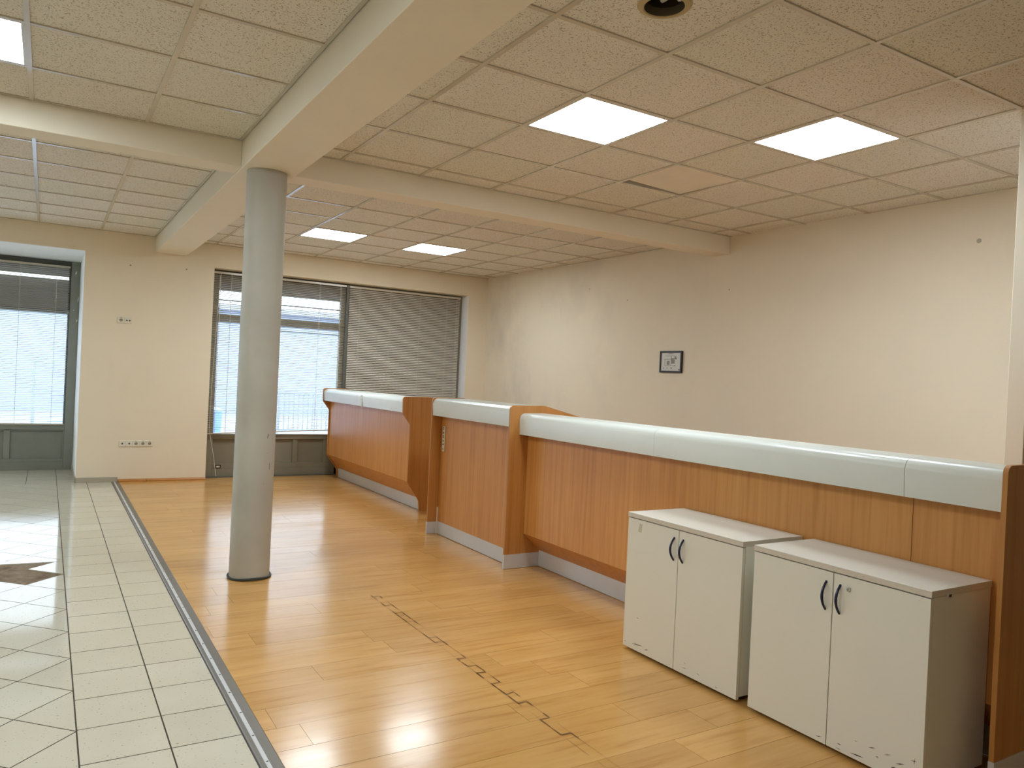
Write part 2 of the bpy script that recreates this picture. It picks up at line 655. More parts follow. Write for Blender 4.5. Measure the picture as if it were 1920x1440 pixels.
# ------------------------------------------------------------------ walls
TOP = 3.25
bm = B()
box(bm, 0.325, 1.695, YW, 10.35, 0, TOP)         # pier between the windows
box(bm, XL - 0.2, 0.325, YW, YW + 0.25, 2.61, TOP)    # above the alcove
box(bm, 1.695, 5.19, YW, 10.35, 2.578, TOP)      # above the wide window
box(bm, 5.19, 5.9, YW, 10.35, 0, TOP)
struct('wall_back', bm, 'wall_paint')
bm = B()                                         # alcove lining
box(bm, 0.3225, 0.45, YW + 0.001, YA + 0.2, 0, 2.61)
box(bm, XL - 0.2, 0.325, YW + 0.004, YA + 0.2, 2.604, 2.75)
box(bm, 5.188, 5.2, YW + 0.002, 10.1, 0, 2.578)
struct('trim_1', bm, 'reveal_white')
bm = B()
prism(bm, [(xr(10.3), 10.35), (xr(YB), YB - 0.2), (xr(YB) + 0.25, YB - 0.2), (xr(10.3) + 0.35, 10.35)], 0, TOP, 'z')
struct('wall_right', bm, 'wall_paint_scuffed')
bm = B()
box(bm, XL - 0.2, XL, YB - 0.2, YA + 0.4, 0, TOP)
struct('wall_left', bm, 'wall_paint')
bm = B()
box(bm, XL - 0.2, xr(YB) + 0.2, YB - 0.2, YB, 0, TOP)
struct('wall_front', bm, 'wall_paint')
# stub partition behind the counter, at the right edge of the photograph
bm = B()
box(bm, 4.11, xr(1.9) + 0.1, 1.885, 1.965, 0, TOP)
struct('wall_partition', bm, 'reveal_white')
bm = B()
box(bm, 4.098, 4.112, 1.882, 1.968, 0, ZC)
struct('trim_2', bm, 'beam_paint', bev=0.003)
# slab above the suspended ceiling
bm = B()
box(bm, XL - 0.2, 5.95, YB - 0.2, YA + 0.4, TOP, TOP + 0.1)
struct('ceiling', bm, 'plenum_dark')

# skirtings
bm = B()
box(bm, 0.318, 0.744, YW - 0.012, YW + 0.001, 0, 0.058)
box(bm, 0.314, 0.324, YW - 0.012, YA, 0, 0.075)
struct('baseboard_left', bm, 'skirting_tile', bev=0.001)
bm = B()
for a, b_ in ((0.748, 1.046), (1.050, 1.697)):
    prism(bm, [(YW + 0.001, 0), (YW - 0.02, 0), (YW - 0.02, 0.012), (YW - 0.006, 0.032), (YW + 0.001, 0.032)], a, b_, 'x')
struct('baseboard_back', bm, 'skirting_wood')

# ------------------------------------------------------------------ beams
bm = B()
box(bm, BX0, BX1, YB, YW, ZB, TOP)
struct('ceiling_beam', bm, 'beam_paint', bev=0.004)
bm = B()
box(bm, XL, BX0, BY0, BY1, ZB + 0.012, TOP)
box(bm, BX1, xr(5.3), BY0, BY1, ZB + 0.012, TOP)
struct('ceiling_beam', bm, 'beam_paint', bev=0.004)

# ------------------------------------------------------------------ suspended ceiling
LIGHTS = [(-0.73, 4.03), (2.295, 3.17), (3.495, 2.57), (2.295, 7.8), (3.495, 7.8),
          (-0.73, 1.63), (-1.33, 7.4), (-1.93, -0.17)]  # last three: unseen panels added to brighten cabinets, alcove and end faces
HOLE = (1.695, 1.97)
LOOSE = (3.495, 3.77)
TW = 0.012            # half width of a T bar
def bay(x0, x1, y0, y1, gx, gy):
    cells, special = [], []
    xs = [x0] + [gx + 0.6 * i for i in range(-20, 20) if x0 + 0.03 < gx + 0.6 * i < x1 - 0.03] + [x1]
    ys = [y0] + [gy + 0.6 * i for i in range(-20, 20) if y0 + 0.03 < gy + 0.6 * i < y1 - 0.03] + [y1]
    bm = bmesh.new()
    for x in xs[1:-1]:
        box(bm, x - TW, x + TW, y0 + 0.004, y1 - 0.004, ZC, ZC + 0.03)
    for i in range(len(xs) - 1):
        for y in ys[1:-1]:
            a = xs[i] + (TW if i else 0.004)
            b_ = xs[i + 1] - (TW if i < len(xs) - 2 else 0.004)
            box(bm, a, b_, y - TW, y + TW, ZC + 0.0006, ZC + 0.03)
    # wall angle, hung a few millimetres off the wall
    box(bm, x0 + 0.005, x0 + 0.022, y0 + 0.005, y1 - 0.005, ZC + 0.0015, ZC + 0.02)
    box(bm, x1 - 0.022, x1 - 0.005, y0 + 0.005, y1 - 0.005, ZC + 0.0015, ZC + 0.02)
    box(bm, x0 + 0.022, x1 - 0.022, y0 + 0.005, y0 + 0.022, ZC + 0.0015, ZC + 0.02)
    box(bm, x0 + 0.022, x1 - 0.022, y1 - 0.022, y1 - 0.005, ZC + 0.0015, ZC + 0.02)
    struct('ceiling', bm, 'grid_metal')
    bm = bmesh.new()
    sh = []
    for i in range(len(xs) - 1):
        for j in range(len(ys) - 1):
            a, b_, c, d = xs[i], xs[i + 1], ys[j], ys[j + 1]
            if any(abs(a - q[0]) < 0.05 and abs(c - q[1]) < 0.05 for q in LIGHTS + [LOOSE]):
                continue
            s = random.random() ** 2
            z = ZC + 0.007
            if abs(a - HOLE[0]) < 0.05 and abs(c - HOLE[1]) < 0.05:
                cx, cy, n = 1.985, 2.255, 48
                out, inn = [], []
                for k in range(n):
                    t = 2 * math.pi * (k + 0.5) / n
                    dx, dy = math.cos(t), math.sin(t)
                    q = min(((b_ - cx) / dx if dx > 0 else (a - cx) / dx), ((d - cy) / dy if dy > 0 else (c - cy) / dy))
                    out.append(bm.verts.new((cx + dx * q, cy + dy * q, z)))
                    inn.append(bm.verts.new((cx + dx * 0.08, cy + dy * 0.08, z)))
                for k in range(n):
                    bm.faces.new([out[k], out[(k + 1) % n], inn[(k + 1) % n], inn[k]])
                    sh.append(s)
                continue
            e0 = 0.005 if i == 0 else 0
            e1 = 0.005 if i == len(xs) - 2 else 0
            f0 = 0.005 if j == 0 else 0
            f1 = 0.005 if j == len(ys) - 2 else 0
            vs = [bm.verts.new(q) for q in ((a + e0, c + f0, z), (a + e0, d - f1, z), (b_ - e1, d - f1, z), (b_ - e1, c + f0, z))]
            bm.faces.new(vs)
            sh.append(s)
    o = struct('ceiling', bm, 'mineral_tile', fix=False)
    at = o.data.attributes.new('shade', 'FLOAT', 'FACE')
    at.data.foreach_set('value', sh)

bay(BX1, 5.60, YB, BY0, 2.895, 1.97)
bay(BX1, 5.54, BY1, YW, 2.895, 6.0)
bay(XL, BX0, YB, BY0, -0.13, 4.03)
bay(XL, BX0, BY1, YW, -0.13, 6.2)

def panel(x, y, label):
    t = thing('ceiling_light', label, 'ceiling light', (x + 0.3, y + 0.3, ZC), 'flat square light panels in the suspended ceiling')
    bm = B()
    a, b_, c, d = x + TW, x + 0.6 - TW, y + TW, y + 0.6 - TW
    w_ = 0.012
    box(bm, a, b_, c, c + w_, ZC + 0.001, ZC + 0.028)
    box(bm, a, b_, d - w_, d, ZC + 0.001, ZC + 0.028)
    box(bm, a, a + w_, c + w_, d - w_, ZC + 0.001, ZC + 0.028)
    box(bm, b_ - w_, b_, c + w_, d - w_, ZC + 0.001, ZC + 0.028)
    box(bm, a, b_, c, d, ZC + 0.02, ZC + 0.03)
    obj('frame', bm, 'grid_metal', t)
    bm = B()
    box(bm, a + w_, b_ - w_, c + w_, d - w_, ZC + 0.002, ZC + 0.012)
    obj('diffuser', bm, 'lamp_diffuser', t)
labels = ['lit square ceiling panel cut by the left edge of the photo, above the tiled side',
          'lit square ceiling panel, left one of the two big ones on the right',
          'lit square ceiling panel at the upper right, nearest the partition',
          'small far lit ceiling panel just right of the grey column',
          'small far lit ceiling panel, right one of the pair near the windows']
for i, (x, y) in enumerate(LIGHTS):
    panel(x, y, labels[i] if i < len(labels) else ['lit square ceiling panel beside the long beam, outside the photo to the left', 'lit square ceiling panel over the tiled side near the alcove, outside the photo', 'lit square ceiling panel behind the camera, outside the photo'][i - 5])

# the tile that has slipped out of its grid cell
bm = B()
x0, y0 = LOOSE
vs = [(x0 + 0.004, y0 + 0.004, ZC + 0.003), (x0 + 0.591, y0 + 0.004, ZC + 0.003), (x0 + 0.576, y0 + 0.582, ZC + 0.009), (x0 + 0.004, y0 + 0.548, ZC + 0.018)]
lo = [bm.verts.new(v) for v in vs]
hi = [bm.verts.new((v[0], v[1], v[2] + 0.015)) for v in vs]
bm.faces.new(lo)
bm.faces.new(hi[::-1])
for i in range(4):
    bm.faces.new([lo[i], hi[i], hi[(i + 1) % 4], lo[(i + 1) % 4]])
tag(obj('ceiling_tile', bm, 'smooth_tile'), 'smooth pale ceiling tile slipped askew with a dark gap beside it', 'ceiling tile')

# recessed downlight
t = thing('recessed_downlight', 'unlit round recessed spotlight in the ceiling at the top of the photo', 'spotlight', (1.985, 2.255, ZC))
bm = B()
lathe(bm, [(0.078, ZC + 0.003), (0.078, ZC - 0.001), (0.083, ZC - 0.004), (0.100, ZC - 0.001), (0.106, ZC + 0.0065)], 1.985, 2.255, 48, close=False)
obj('trim_ring', bm, 'brass_ring', t, smooth=True)
bm = B()
lathe(bm, [(0.078, ZC + 0.001), (0.072, ZC + 0.03), (0.075, ZC + 0.035), (0.075, ZC + 0.13), (0.001, ZC + 0.13)], 1.985, 2.255, 48, close=False)
obj('reflector_can', bm, 'can_dark', t, smooth=True)
for dx in (-0.03, 0.03):
    bm = B()
    tube(bm, [(1.985 + dx, 2.255 - 0.05, ZC + 0.055), (1.985 + dx, 2.255 + 0.05, ZC + 0.055)], 0.012, 12)
    obj('bulb_tube', bm, 'paper', t, smooth=True)
bm = B()
prism(bm, [(1.93, 2.205), (2.04, 2.205), (2.03, 2.225), (2.0, 2.215), (1.98, 2.232), (1.955, 2.214), (1.94, 2.226)], ZC + 0.02, ZC + 0.022, 'z')
obj('baffle', bm, 'chrome', t)

# ------------------------------------------------------------------ column
t = thing('round_column', 'tall grey painted round column standing on the wooden floor', 'column', (1.2, 5.2, 0))
bm = B()
lathe(bm, [(0.128, 0.0), (0.128, ZB + 0.02)], 1.2, 5.2, 96)
obj('shaft', bm, 'column_paint', t, smooth=True)
bm = B()
pts = []
for k in range(49):
    a = 2 * math.pi * k / 48
    pts.append((1.2 + 0.134 * math.cos(a), 5.2 + 0.134 * math.sin(a), 0.010 + 0.004 * math.sin(3 * a)))
tube(bm, pts, 0.008, 8)
obj('rubber_seal', bm, 'rubber_dark', t, smooth=True)
# scraped patches on the shaft
for ang, z, w_, h_ in ((-1.15, 0.93, 0.006, 0.02), (-1.10, 0.945, 0.004, 0.014), (-0.95, 0.72, 0.004, 0.05), (-1.2, 0.63, 0.022, 0.003), (-1.1, 0.83, 0.02, 0.002)):
    bm = B()
    R_ = 0.1283
    a0 = ang - w_ / 2 / R_
    a1 = ang + w_ / 2 / R_
    vs = [bm.verts.new((1.2 + R_ * math.cos(a), 5.2 + R_ * math.sin(a), zz)) for a, zz in ((a0, z), (a1, z + 0.002), (a1, z + h_), (a0, z + h_ * 0.8))]
    bm.faces.new(vs)
    obj('scrape_mark', bm, 'scuff_dark', t)

# ------------------------------------------------------------------ windows
def frame_part(name, rects, m, parent, y0, y1, bev=0.003):
    bm = B()
    for (a, b_, c, d) in rects:
        box(bm, a, b_, y0, y1, c, d)
    return obj(name, bm, m, parent, bev=bev)

def window(name):
    o = bpy.data.objects.new(name, None)
    C.objects.link(o)
    o['kind'] = 'structure'
    return o

# window 1, at the back of the left alcove
w1 = window('window_1')
w1.location = (-1.8, YA, 0)
X0 = XL
frame_part('window_frame', [(0.222, 0.321, 0.0, 2.602), (X0, 0.222, 0.50, 0.568), (X0, 0.222, 0.0, 0.10),
                            (X0, 0.222, 1.94, 1.992), (-1.25, -1.15, 0.1, 2.545), (-2.75, -2.65, 0.1, 2.545)], 'frame_grey', w1, YA, YA + 0.07)
frame_part('window_frame', [(X0, 0.222, 2.545, 2.602), (0.20, 0.222, 0.568, 1.94), (0.20, 0.222, 1.992, 2.545), (X0, 0.2, 0.555, 0.575)], 'frame_grey_dark', w1, YA + 0.03, YA + 0.075)
frame_part('lower_rail', [(X0, 0.222, 0.10, 0.14), (-0.412, -0.345, 0.14, 0.50), (0.205, 0.222, 0.14, 0.5), (X0, 0.222, 0.485, 0.50), (-1.15, -1.1, 0.14, 0.5)], 'frame_grey', w1, YA + 0.012, YA + 0.06)
frame_part('lower_panel', [(-1.2, 0.222, 0.09, 0.51)], 'frame_grey', w1, YA + 0.04, YA + 0.06, 0)
frame_part('upper_infill', [(-1.2, 0.222, 1.99, 2.375), (-1.2, 0.222, 2.41, 2.55)], 'infill_panel', w1, YA + 0.06, YA + 0.07, 0)
frame_part('glass_pane', [(-1.2, 0.222, 0.55, 1.95), (-1.2, 0.222, 2.37, 2.415), (X0, -1.2, 0.1, 2.55)], 'window_glass', w1, YA + 0.05, YA + 0.056, 0)

for (x, z, w_, h_) in ((0.268, 2.44, 0.012, 0.05), (0.305, 2.1, 0.007, 0.07), (0.300, 1.85, 0.008, 0.04), (0.262, 1.99, 0.005, 0.02)):
    bm = B()
    prism(bm, [(x, z), (x + w_, z + h_ * 0.3), (x + w_ * 1.2, z + h_), (x + w_ * 0.5, z + h_ * 0.85), (x - w_ * 0.1, z + h_ * 0.5)], YA - 0.001, YA + 0.001, 'y')
    obj('paint_chip', bm, 'reveal_white', w1)

# window 2, wide shop window, two bays
YF = 10.02
w2 = window('window_2')
w2.location = (3.45, YF, 0)
frame_part('window_frame', [(1.695, 1.80, 0.0, 2.58), (3.36, 3.455, 0.0, 2.56), (5.10, 5.19, 0.0, 2.58), (1.80, 5.10, 2.555, 2.58), (1.80, 3.36, 0.475, 0.54), (3.455, 5.1, 0.475, 0.54),
                            (1.80, 3.36, 1.935, 2.03), (3.455, 5.1, 1.935, 2.03), (1.80, 5.1, 0.0, 0.10)], 'frame_taupe', w2, YF, YF + 0.07)
frame_part('drip_bar', [(1.80, 3.36, 2.205, 2.222), (2.4, 3.36, 1.872, 1.886)], 'frame_grey_dark', w2, YF + 0.02, YF + 0.06)
frame_part('lower_rail', [(1.80, 3.36, 0.10, 0.165), (2.797, 2.862, 0.165, 0.475), (2.22, 2.285, 0.165, 0.475), (3.205, 3.36, 0.165, 0.475), (3.455, 3.6, 0.1, 0.475), (3.6, 5.1, 0.10, 0.165), (4.2, 4.26, 0.165, 0.475)], 'frame_taupe', w2, YF + 0.012, YF + 0.06)
frame_part('lower_panel', [(1.80, 5.1, 0.09, 0.5)], 'frame_taupe', w2, YF + 0.04, YF + 0.06, 0)
frame_part('upper_infill', [(1.80, 3.36, 2.33, 2.56), (3.455, 5.1, 0.53, 2.56)], 'frame_taupe', w2, YF + 0.045, YF + 0.06, 0)
frame_part('glass_pane', [(1.80, 3.36, 0.53, 2.34)], 'window_glass', w2, YF + 0.035, YF + 0.041, 0)
bm = B()
box(bm, 1.695, 5.19, YF - 0.06, YF + 0.01, -0.001, 0.012)
obj('sill_strip', bm, 'frame_grey_dark', w2)
bm = B()
box(bm, 1.695, 5.19, YF + 0.07, 10.35, -0.01, 2.7 * 0 + 0.02)
struct('trim_3', bm, 'street')

# small white cable outlet on the lower rail, left
t = thing('cable_outlet', 'tiny white outlet box on the bottom rail of the wide window', 'outlet', (1.875, YF, 0.13))
bm = B()
box(bm, 1.84, 1.905, YF - 0.004, YF + 0.013, 0.112, 0.152)
obj('bezel', bm, 'black_frame', t)
bm = B()
box(bm, 1.852, 1.893, YF - 0.012, YF - 0.003, 0.122, 0.142)
obj('plug', bm, 'plastic_white', t, bev=0.002)

# ------------------------------------------------------------------ venetian blinds
def blind(label, x0, x1, y, ztop, zbot, cords, tilt=-14, drop=0.0, head='grid_metal', wand=None):
    t = thing('venetian_blind', label, 'blind', ((x0 + x1) / 2, y, ztop), 'horizontal slat blinds in the shop windows')
    bm = B()
    box(bm, x0, x1, y - 0.014, y + 0.014, ztop - 0.026, ztop)
    obj('head_rail', bm, head, t, bev=0.001)
    bm = B()
    pitch, half = (0.0236 if tilt > 0 else 0.0217), 0.0125
    z = ztop - 0.045
    ca, sa = math.cos(math.radians(tilt)), math.sin(math.radians(tilt))
    n = int((z - zbot) / pitch)
    for i in range(n):
        zc = z - i * pitch
        fr = max(0, (i - n * 0.75) / (n * 0.25))
        za, zb = zc, zc + drop * fr
        prof = []
        for q in (-1, -0.33, 0.33, 1):
            yy, zz = q * half, 0.0022 * (1 - q * q)
            prof.append((yy * ca - zz * sa, yy * sa + zz * ca))
        A = [bm.verts.new((x0 + 0.004, y + p[0], za + p[1])) for p in prof]
        Bv = [bm.verts.new((x1 - 0.004, y + p[0], zb + p[1])) for p in prof]
        for k in range(3):
            bm.faces.new([A[k], A[k + 1], Bv[k + 1], Bv[k]])
    obj('slats', bm, 'blind_slat', t, smooth=True, fix=False)
    bm = B()
    prism(bm, [(x0, zbot - 0.012), (x1, zbot - 0.012 + drop), (x1, zbot + drop + 0.002), (x0, zbot + 0.002)], y - 0.012, y + 0.012, 'y')
    obj('bottom_rail', bm, head, t)
    for cx in cords:
        bm = B()
        box(bm, cx - 0.0022, cx + 0.0022, y - 0.0155, y - 0.014, zbot, ztop - 0.02)
        box(bm, cx - 0.0016, cx + 0.0016, y + 0.014, y + 0.0155, zbot, ztop - 0.02)
        obj('ladder_cord', bm, 'cord', t)
    if wand:
        bm = B()
        tube(bm, wand, 0.0028, 6)
        obj('pull_cord', bm, 'cord', t, smooth=True)
    return t
blind('venetian blind in the recessed left window, bright daylight behind it', -1.18, 0.212, YA - 0.03, 2.535, 0.575, (-0.31, 0.07, -0.75), tilt=-15)
blind('bright venetian blind of the wide window, partly hidden behind the grey column', 1.715, 3.405, 9.97, 2.552, 0.553, (1.80, 1.93, 2.45, 3.05, 3.33), tilt=-16, drop=0.06,
      wand=[(1.79, 9.95, 2.5), (1.745, 9.94, 1.2), (1.735, 9.93, 0.6), (1.79, 9.90, 0.3), (1.83, 9.88, 0.03)])
blind('dull beige venetian blind covering the right half of the wide window', 3.45, 5.13, 9.97, 2.55, 0.553, (3.60, 4.05, 4.50, 4.92), tilt=40, wand=[(5.06, 9.945, 2.5), (5.05, 9.94, 1.2)])
bm = B()
box(bm, 3.412, 3.443, 9.955, 9.985, 0.50, 2.56)
struct('trim_4', bm, 'frame_grey_dark')

# ------------------------------------------------------------------ counters
def band(bm, y0, y1, xf, zb, zt, xback):
    th = 0.018
    R_ = 0.045
    prof = [(xf + 0.004, zb), (xf - 0.002, zt - R_)] + arc(xf + R_, zt - R_, R_, 180, 90, 8)[1:] + [(xback, zt + 0.003), (xback, zt - th)]
    prof += arc(xf + R_ + 0.004, zt - R_, R_ - th, 90, 180, 8) + [(xf + th, zb)]
    prism(bm, prof, y0, y1, 'y')

def end_profile(xf, zt, bottom=None, back=0.95):
    """side panel outline in (x, z)"""
    R_ = 0.03
    if bottom is None:
        pts = [(xf, 0.0), (xf, zt - R_)]
    else:
        pts = bottom + [(xf, zt - R_)]
    pts += arc(xf + R_, zt - R_, R_, 180, 90, 6)[1:]
    pts += [(xf + 0.30, zt + 0.002), (xf + 0.62, zt - 0.075), (xf + back, zt - 0.16), (xf + back, 0.0)]
    return pts

# the long near counter
cC = thing('reception_counter', 'longest wooden counter with grey rounded top edge, behind the two white cabinets', 'counter', (3.3, 3.07, 0), 'beech and grey service counters')
Y1, Y2 = 1.392, 4.7472
for a, b_ in ((Y1, 1.8), (1.802, 3.294), (3.296, Y2)):
    bm = B()
    band(bm, a, b_, 2.979, 0.988, 1.145, 3.17)
    obj('top_edge', bm, 'counter_grey', cC, smooth=True)
for a, b_ in ((Y1, 1.803), (1.806, Y2)):
    bm = B()
    box(bm, 3.058, 3.076, a, b_, 0.255, 1.10)
    obj('front_panel', bm, 'beech_veneer', cC)
bm = B()
prism(bm, [(3.058, 0.2545), (3.076, 0.2545), (3.212, 0.125), (3.194, 0.125)], Y1, Y2, 'y')
obj('lower_panel', bm, 'beech_veneer', cC)
bm = B()
box(bm, 3.2, 3.215, Y1, Y2, 0.004, 0.125)
obj('kick_plate', bm, 'brushed_aluminium', cC)
bm = B()
box(bm, 3.076, 3.90, Y1, Y2, 0.72, 0.745)
obj('desk_top', bm, 'beech_veneer', cC)
bm = B()
box(bm, 3.15, 3.168, Y1, Y2, 0.745, 1.128)
obj('back_panel', bm, 'beech_veneer', cC)
bm = B()
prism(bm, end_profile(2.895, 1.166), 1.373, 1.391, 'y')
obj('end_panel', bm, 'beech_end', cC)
bm = B()
box(bm, 2.892, 3.84, 1.3705, 1.373, 0.003, 0.118)
box(bm, 2.892, 2.895, 1.373, 1.391, 0.003, 0.118)
obj('kick_plate', bm, 'brushed_aluminium', cC)

# the middle counter
cB = thing('reception_counter', 'short middle wooden counter with a tall flat front and switch strip', 'counter', (3.3, 5.42, 0), 'beech and grey service counters')
bm = B()
band(bm, 4.77, 6.068, 2.903, 1.043, 1.193, 3.24)
obj('top_edge', bm, 'counter_grey', cB, smooth=True)
bm = B()
box(bm, 2.995, 3.013, 4.77, 6.068, 0.112, 1.15)
obj('front_panel', bm, 'beech_veneer', cB)
bm = B()
box(bm, 2.992, 3.01, 4.77, 6.066, 0.004, 0.112)
obj('kick_plate', bm, 'brushed_aluminium', cB)
bm = B()
box(bm, 3.013, 3.85, 4.77, 6.068, 0.72, 0.745)
obj('desk_top', bm, 'beech_veneer', cB)
for ya, yb in ((4.750, 4.768), (6.070, 6.088)):
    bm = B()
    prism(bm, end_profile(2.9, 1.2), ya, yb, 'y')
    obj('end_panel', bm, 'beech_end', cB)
    bm = B()
    box(bm, 2.897, 3.2 if ya < 5 else 2.992, ya - 0.0025, ya, 0.003, 0.106)
    box(bm, 2.897, 2.9, ya, yb, 0.003, 0.106)
    obj('kick_plate', bm, 'brushed_aluminium', cB)
bm = B()
box(bm, 2.986, 2.995, 6.062, 6.069, 0.0, 0.235)
obj('corner_strip', bm, 'plastic_white', cB)
# strip of switches and symbols on the front
sw = thing('switch_strip', 'narrow upright white strip with small dark symbols on the middle counter', 'switch strip', (2.99, 5.998, 0.84))
bm = B()
box(bm, 2.984, 2.9945, 5.978, 6.018, 0.732, 0.953)
obj('plate', bm, 'plastic_white', sw, bev=0.002)
for z, hh, ww in ((0.934, 0.016, 0.008), (0.896, 0.01, 0.010), (0.862, 0.016, 0.009), (0.825, 0.009, 0.009), (0.795, 0.008, 0.009), (0.754, 0.005, 0.011)):
    bm = B()
    if hh > 0.012:
        box(bm, 2.9825, 2.985, 5.998 - ww, 5.998 + ww, z - hh / 2 - 0.004, z - 0.002)
        box(bm, 2.9825, 2.985, 5.998 - ww, 5.998 + ww, z + 0.002, z + hh / 2 + 0.004)
    else:
        prism(bm, [(5.998 - ww, z - hh * 0.6), (5.998 + ww, z - hh * 0.9), (5.998 + ww * 0.8, z + hh * 0.5), (5.998, z + hh), (5.998 - ww * 0.9, z + hh * 0.4)], 2.9825, 2.985, 'x')
    obj('symbol', bm, 'plastic_hole', sw)

# the far counter
cA = thing('reception_counter', 'far wooden counter with notched end panel beside the wide window', 'counter', (3.5, 8.45, 0), 'beech and grey service counters')
for a, b_ in ((7.16, 8.487), (8.489, 9.742)):
    bm = B()
    band(bm, a, b_, 3.094, 1.004, 1.155, 3.36)
    obj('top_edge', bm, 'counter_grey', cA, smooth=True)
bm = B()
box(bm, 3.185, 3.203, 7.16, 9.742, 0.30, 1.11)
obj('front_panel', bm, 'beech_veneer', cA)
bm = B()
prism(bm, [(3.185, 0.2995), (3.203, 0.2995), (3.338, 0.125), (3.32, 0.125)], 7.16, 9.742, 'y')
obj('lower_panel', bm, 'beech_veneer', cA)
bm = B()
prism(bm, [(7.146, 0.004), (9.742, 0.004), (9.742, 0.122), (7.175, 0.122)] + arc(7.175, 0.092, 0.03, 90, 180, 5)[1:] , 3.328, 3.345, 'x')
obj('kick_plate', bm, 'brushed_aluminium', cA)
bm = B()
box(bm, 3.203, 4.0, 7.16, 9.742, 0.72, 0.745)
obj('desk_top', bm, 'beech_veneer', cA)
for ya in (7.140, 9.744):
    bm = B()
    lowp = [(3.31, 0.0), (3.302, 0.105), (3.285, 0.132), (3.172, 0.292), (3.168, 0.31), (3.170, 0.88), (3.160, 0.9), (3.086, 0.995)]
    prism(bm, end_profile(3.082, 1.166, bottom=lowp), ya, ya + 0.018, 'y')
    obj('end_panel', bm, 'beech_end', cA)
# row of white stickers on the grey edge at its joint
sk = thing('sticker_strip', 'short column of white stickers on the grey edge of the far counter', 'sticker', (3.09, 8.35, 1.07))
for z in (1.118, 1.082, 1.045, 1.016):
    bm = B()
    box(bm, 3.087, 3.0925, 8.325, 8.375, z - 0.011, z + 0.011)
    obj('sticker', bm, 'paper', sk)

# ------------------------------------------------------------------ cabinets
def cabinet(label, y0, y1, seam, lock):
    xf, xb, zt = 2.65, 3.05, 0.72
    t = thing('filing_cabinet', label, 'cabinet', (xb - 0.2, (y0 + y1) / 2, 0), 'low white two-door office cabinets in front of the counter')
    bm = B()
    box(bm, xf, xb, y0, y1, zt - 0.024, zt)
    obj('cabinet_top', bm, 'white_board_top', t, bev=0.0015)
    bm = B()
    xi = xf + 0.022
    box(bm, xi, xb - 0.002, y0 + 0.004, y0 + 0.022, 0.028, zt - 0.0245)
    box(bm, xi, xb - 0.002, y1 - 0.022, y1 - 0.004, 0.028, zt - 0.0245)
    box(bm, xb - 0.01, xb - 0.003, y0 + 0.022, y1 - 0.022, 0.028, zt - 0.0245)
    box(bm, xi, xb - 0.01, y0 + 0.022, y1 - 0.022, 0.028, 0.046)
    box(bm, xi + 0.01, xb - 0.02, y0 + 0.022, y1 - 0.022, 0.35, 0.368)
    obj('body', bm, 'white_board', t)
    bm = B()                                     # dark strip behind the door seam, painting in the shade of the gap
    box(bm, xf + 0.0203, xi, seam - 0.012, seam + 0.012, 0.03, zt - 0.0245)
    obj('door_seal', bm, 'rubber_dark', t)
    for fx in (xi + 0.05, xb - 0.05):
        for fy in (y0 + 0.05, y1 - 0.05):
            bm = B()
            lathe(bm, [(0.02, 0.0), (0.02, 0.022), (0.012, 0.028)], fx, fy, 16)
            obj('foot', bm, 'rubber_dark', t)
    for side, (a, b_) in enumerate(((y0 + 0.003, seam - 0.002), (seam + 0.002, y1 - 0.003))):
        bm = B()
        box(bm, xf + 0.002, xf + 0.02, a, b_, 0.018, zt - 0.0285)
        d = obj('door', bm, 'white_board', t, bev=0.001)
        hy = seam - 0.031 if side == 0 else seam + 0.031
        bm = B()
        pts = []
        n = 14
        for i in range(n + 1):
            q = -1 + 2 * i / n
            pts.append((xf + 0.003 - 0.026 * (1 - q * q), hy, 0.597 + 0.056 * q))
        tube(bm, pts, [0.0045 + 0.0012 * (1 - abs(-1 + 2 * i / n)) for i in range(n + 1)], 12)
        h = obj('handle', bm, 'handle_blue', d, smooth=True)
        h['label'] = 'dark blue bow handle'
        if lock and side == 0:
            bm = B()
            disc_x(bm, xf - 0.004, seam - 0.068, 0.645, 0.0085, 0.007)
            lk = obj('lock', bm, 'chrome', d, bev=0.001)
            bm = B()
            box(bm, xf - 0.0046, xf - 0.0036, seam - 0.0695, seam - 0.0665, 0.640, 0.650)
            o = obj('keyhole', bm, 'black_frame', t)
    return t
def scuffs(t, marks):
    for (ya, za, yb, zb, w_) in marks:
        bm = B()
        d = Vector((0, yb - ya, zb - za))
        n_ = Vector((0, -d.z, d.y)).normalized() * w_
        m_ = [(ya, za), ((ya + yb) / 2 + n_.y, (za + zb) / 2 + n_.z), (yb, zb), ((ya + yb) / 2 - n_.y, (za + zb) / 2 - n_.z)]
        bm.faces.new([bm.verts.new((2.6515, p[0], p[1])) for p in m_])
        obj('scuff_mark', bm, 'scuff_dark', t, fix=False)
k1 = cabinet('white two-door cabinet further from the camera, without a lock', 2.322, 3.102, 2.722, False)
scuffs(k1, [(3.03, 0.046, 2.94, 0.057, 0.0025), (3.01, 0.06, 2.985, 0.044, 0.0015), (2.931, 0.044, 2.90, 0.052, 0.0022), (3.089, 0.045, 3.075, 0.04, 0.0015), (2.565, 0.055, 2.545, 0.048, 0.0015),
             (2.65, 0.077, 2.635, 0.07, 0.0012), (2.662, 0.046, 2.63, 0.052, 0.0012), (2.45, 0.034, 2.43, 0.03, 0.0015), (3.0, 0.19, 2.98, 0.185, 0.0015)])
bm = B()
prism(bm, [(3.02, 0.63), (2.995, 0.628), (2.99, 0.675), (3.0, 0.668), (3.008, 0.676)], 2.6508, 2.6518, 'x')
obj('glue_patch', bm, 'glue_film', k1)
k2 = cabinet('white two-door cabinet nearest the camera, with a small lock and side sticker', 1.482, 2.262, 1.869, True)
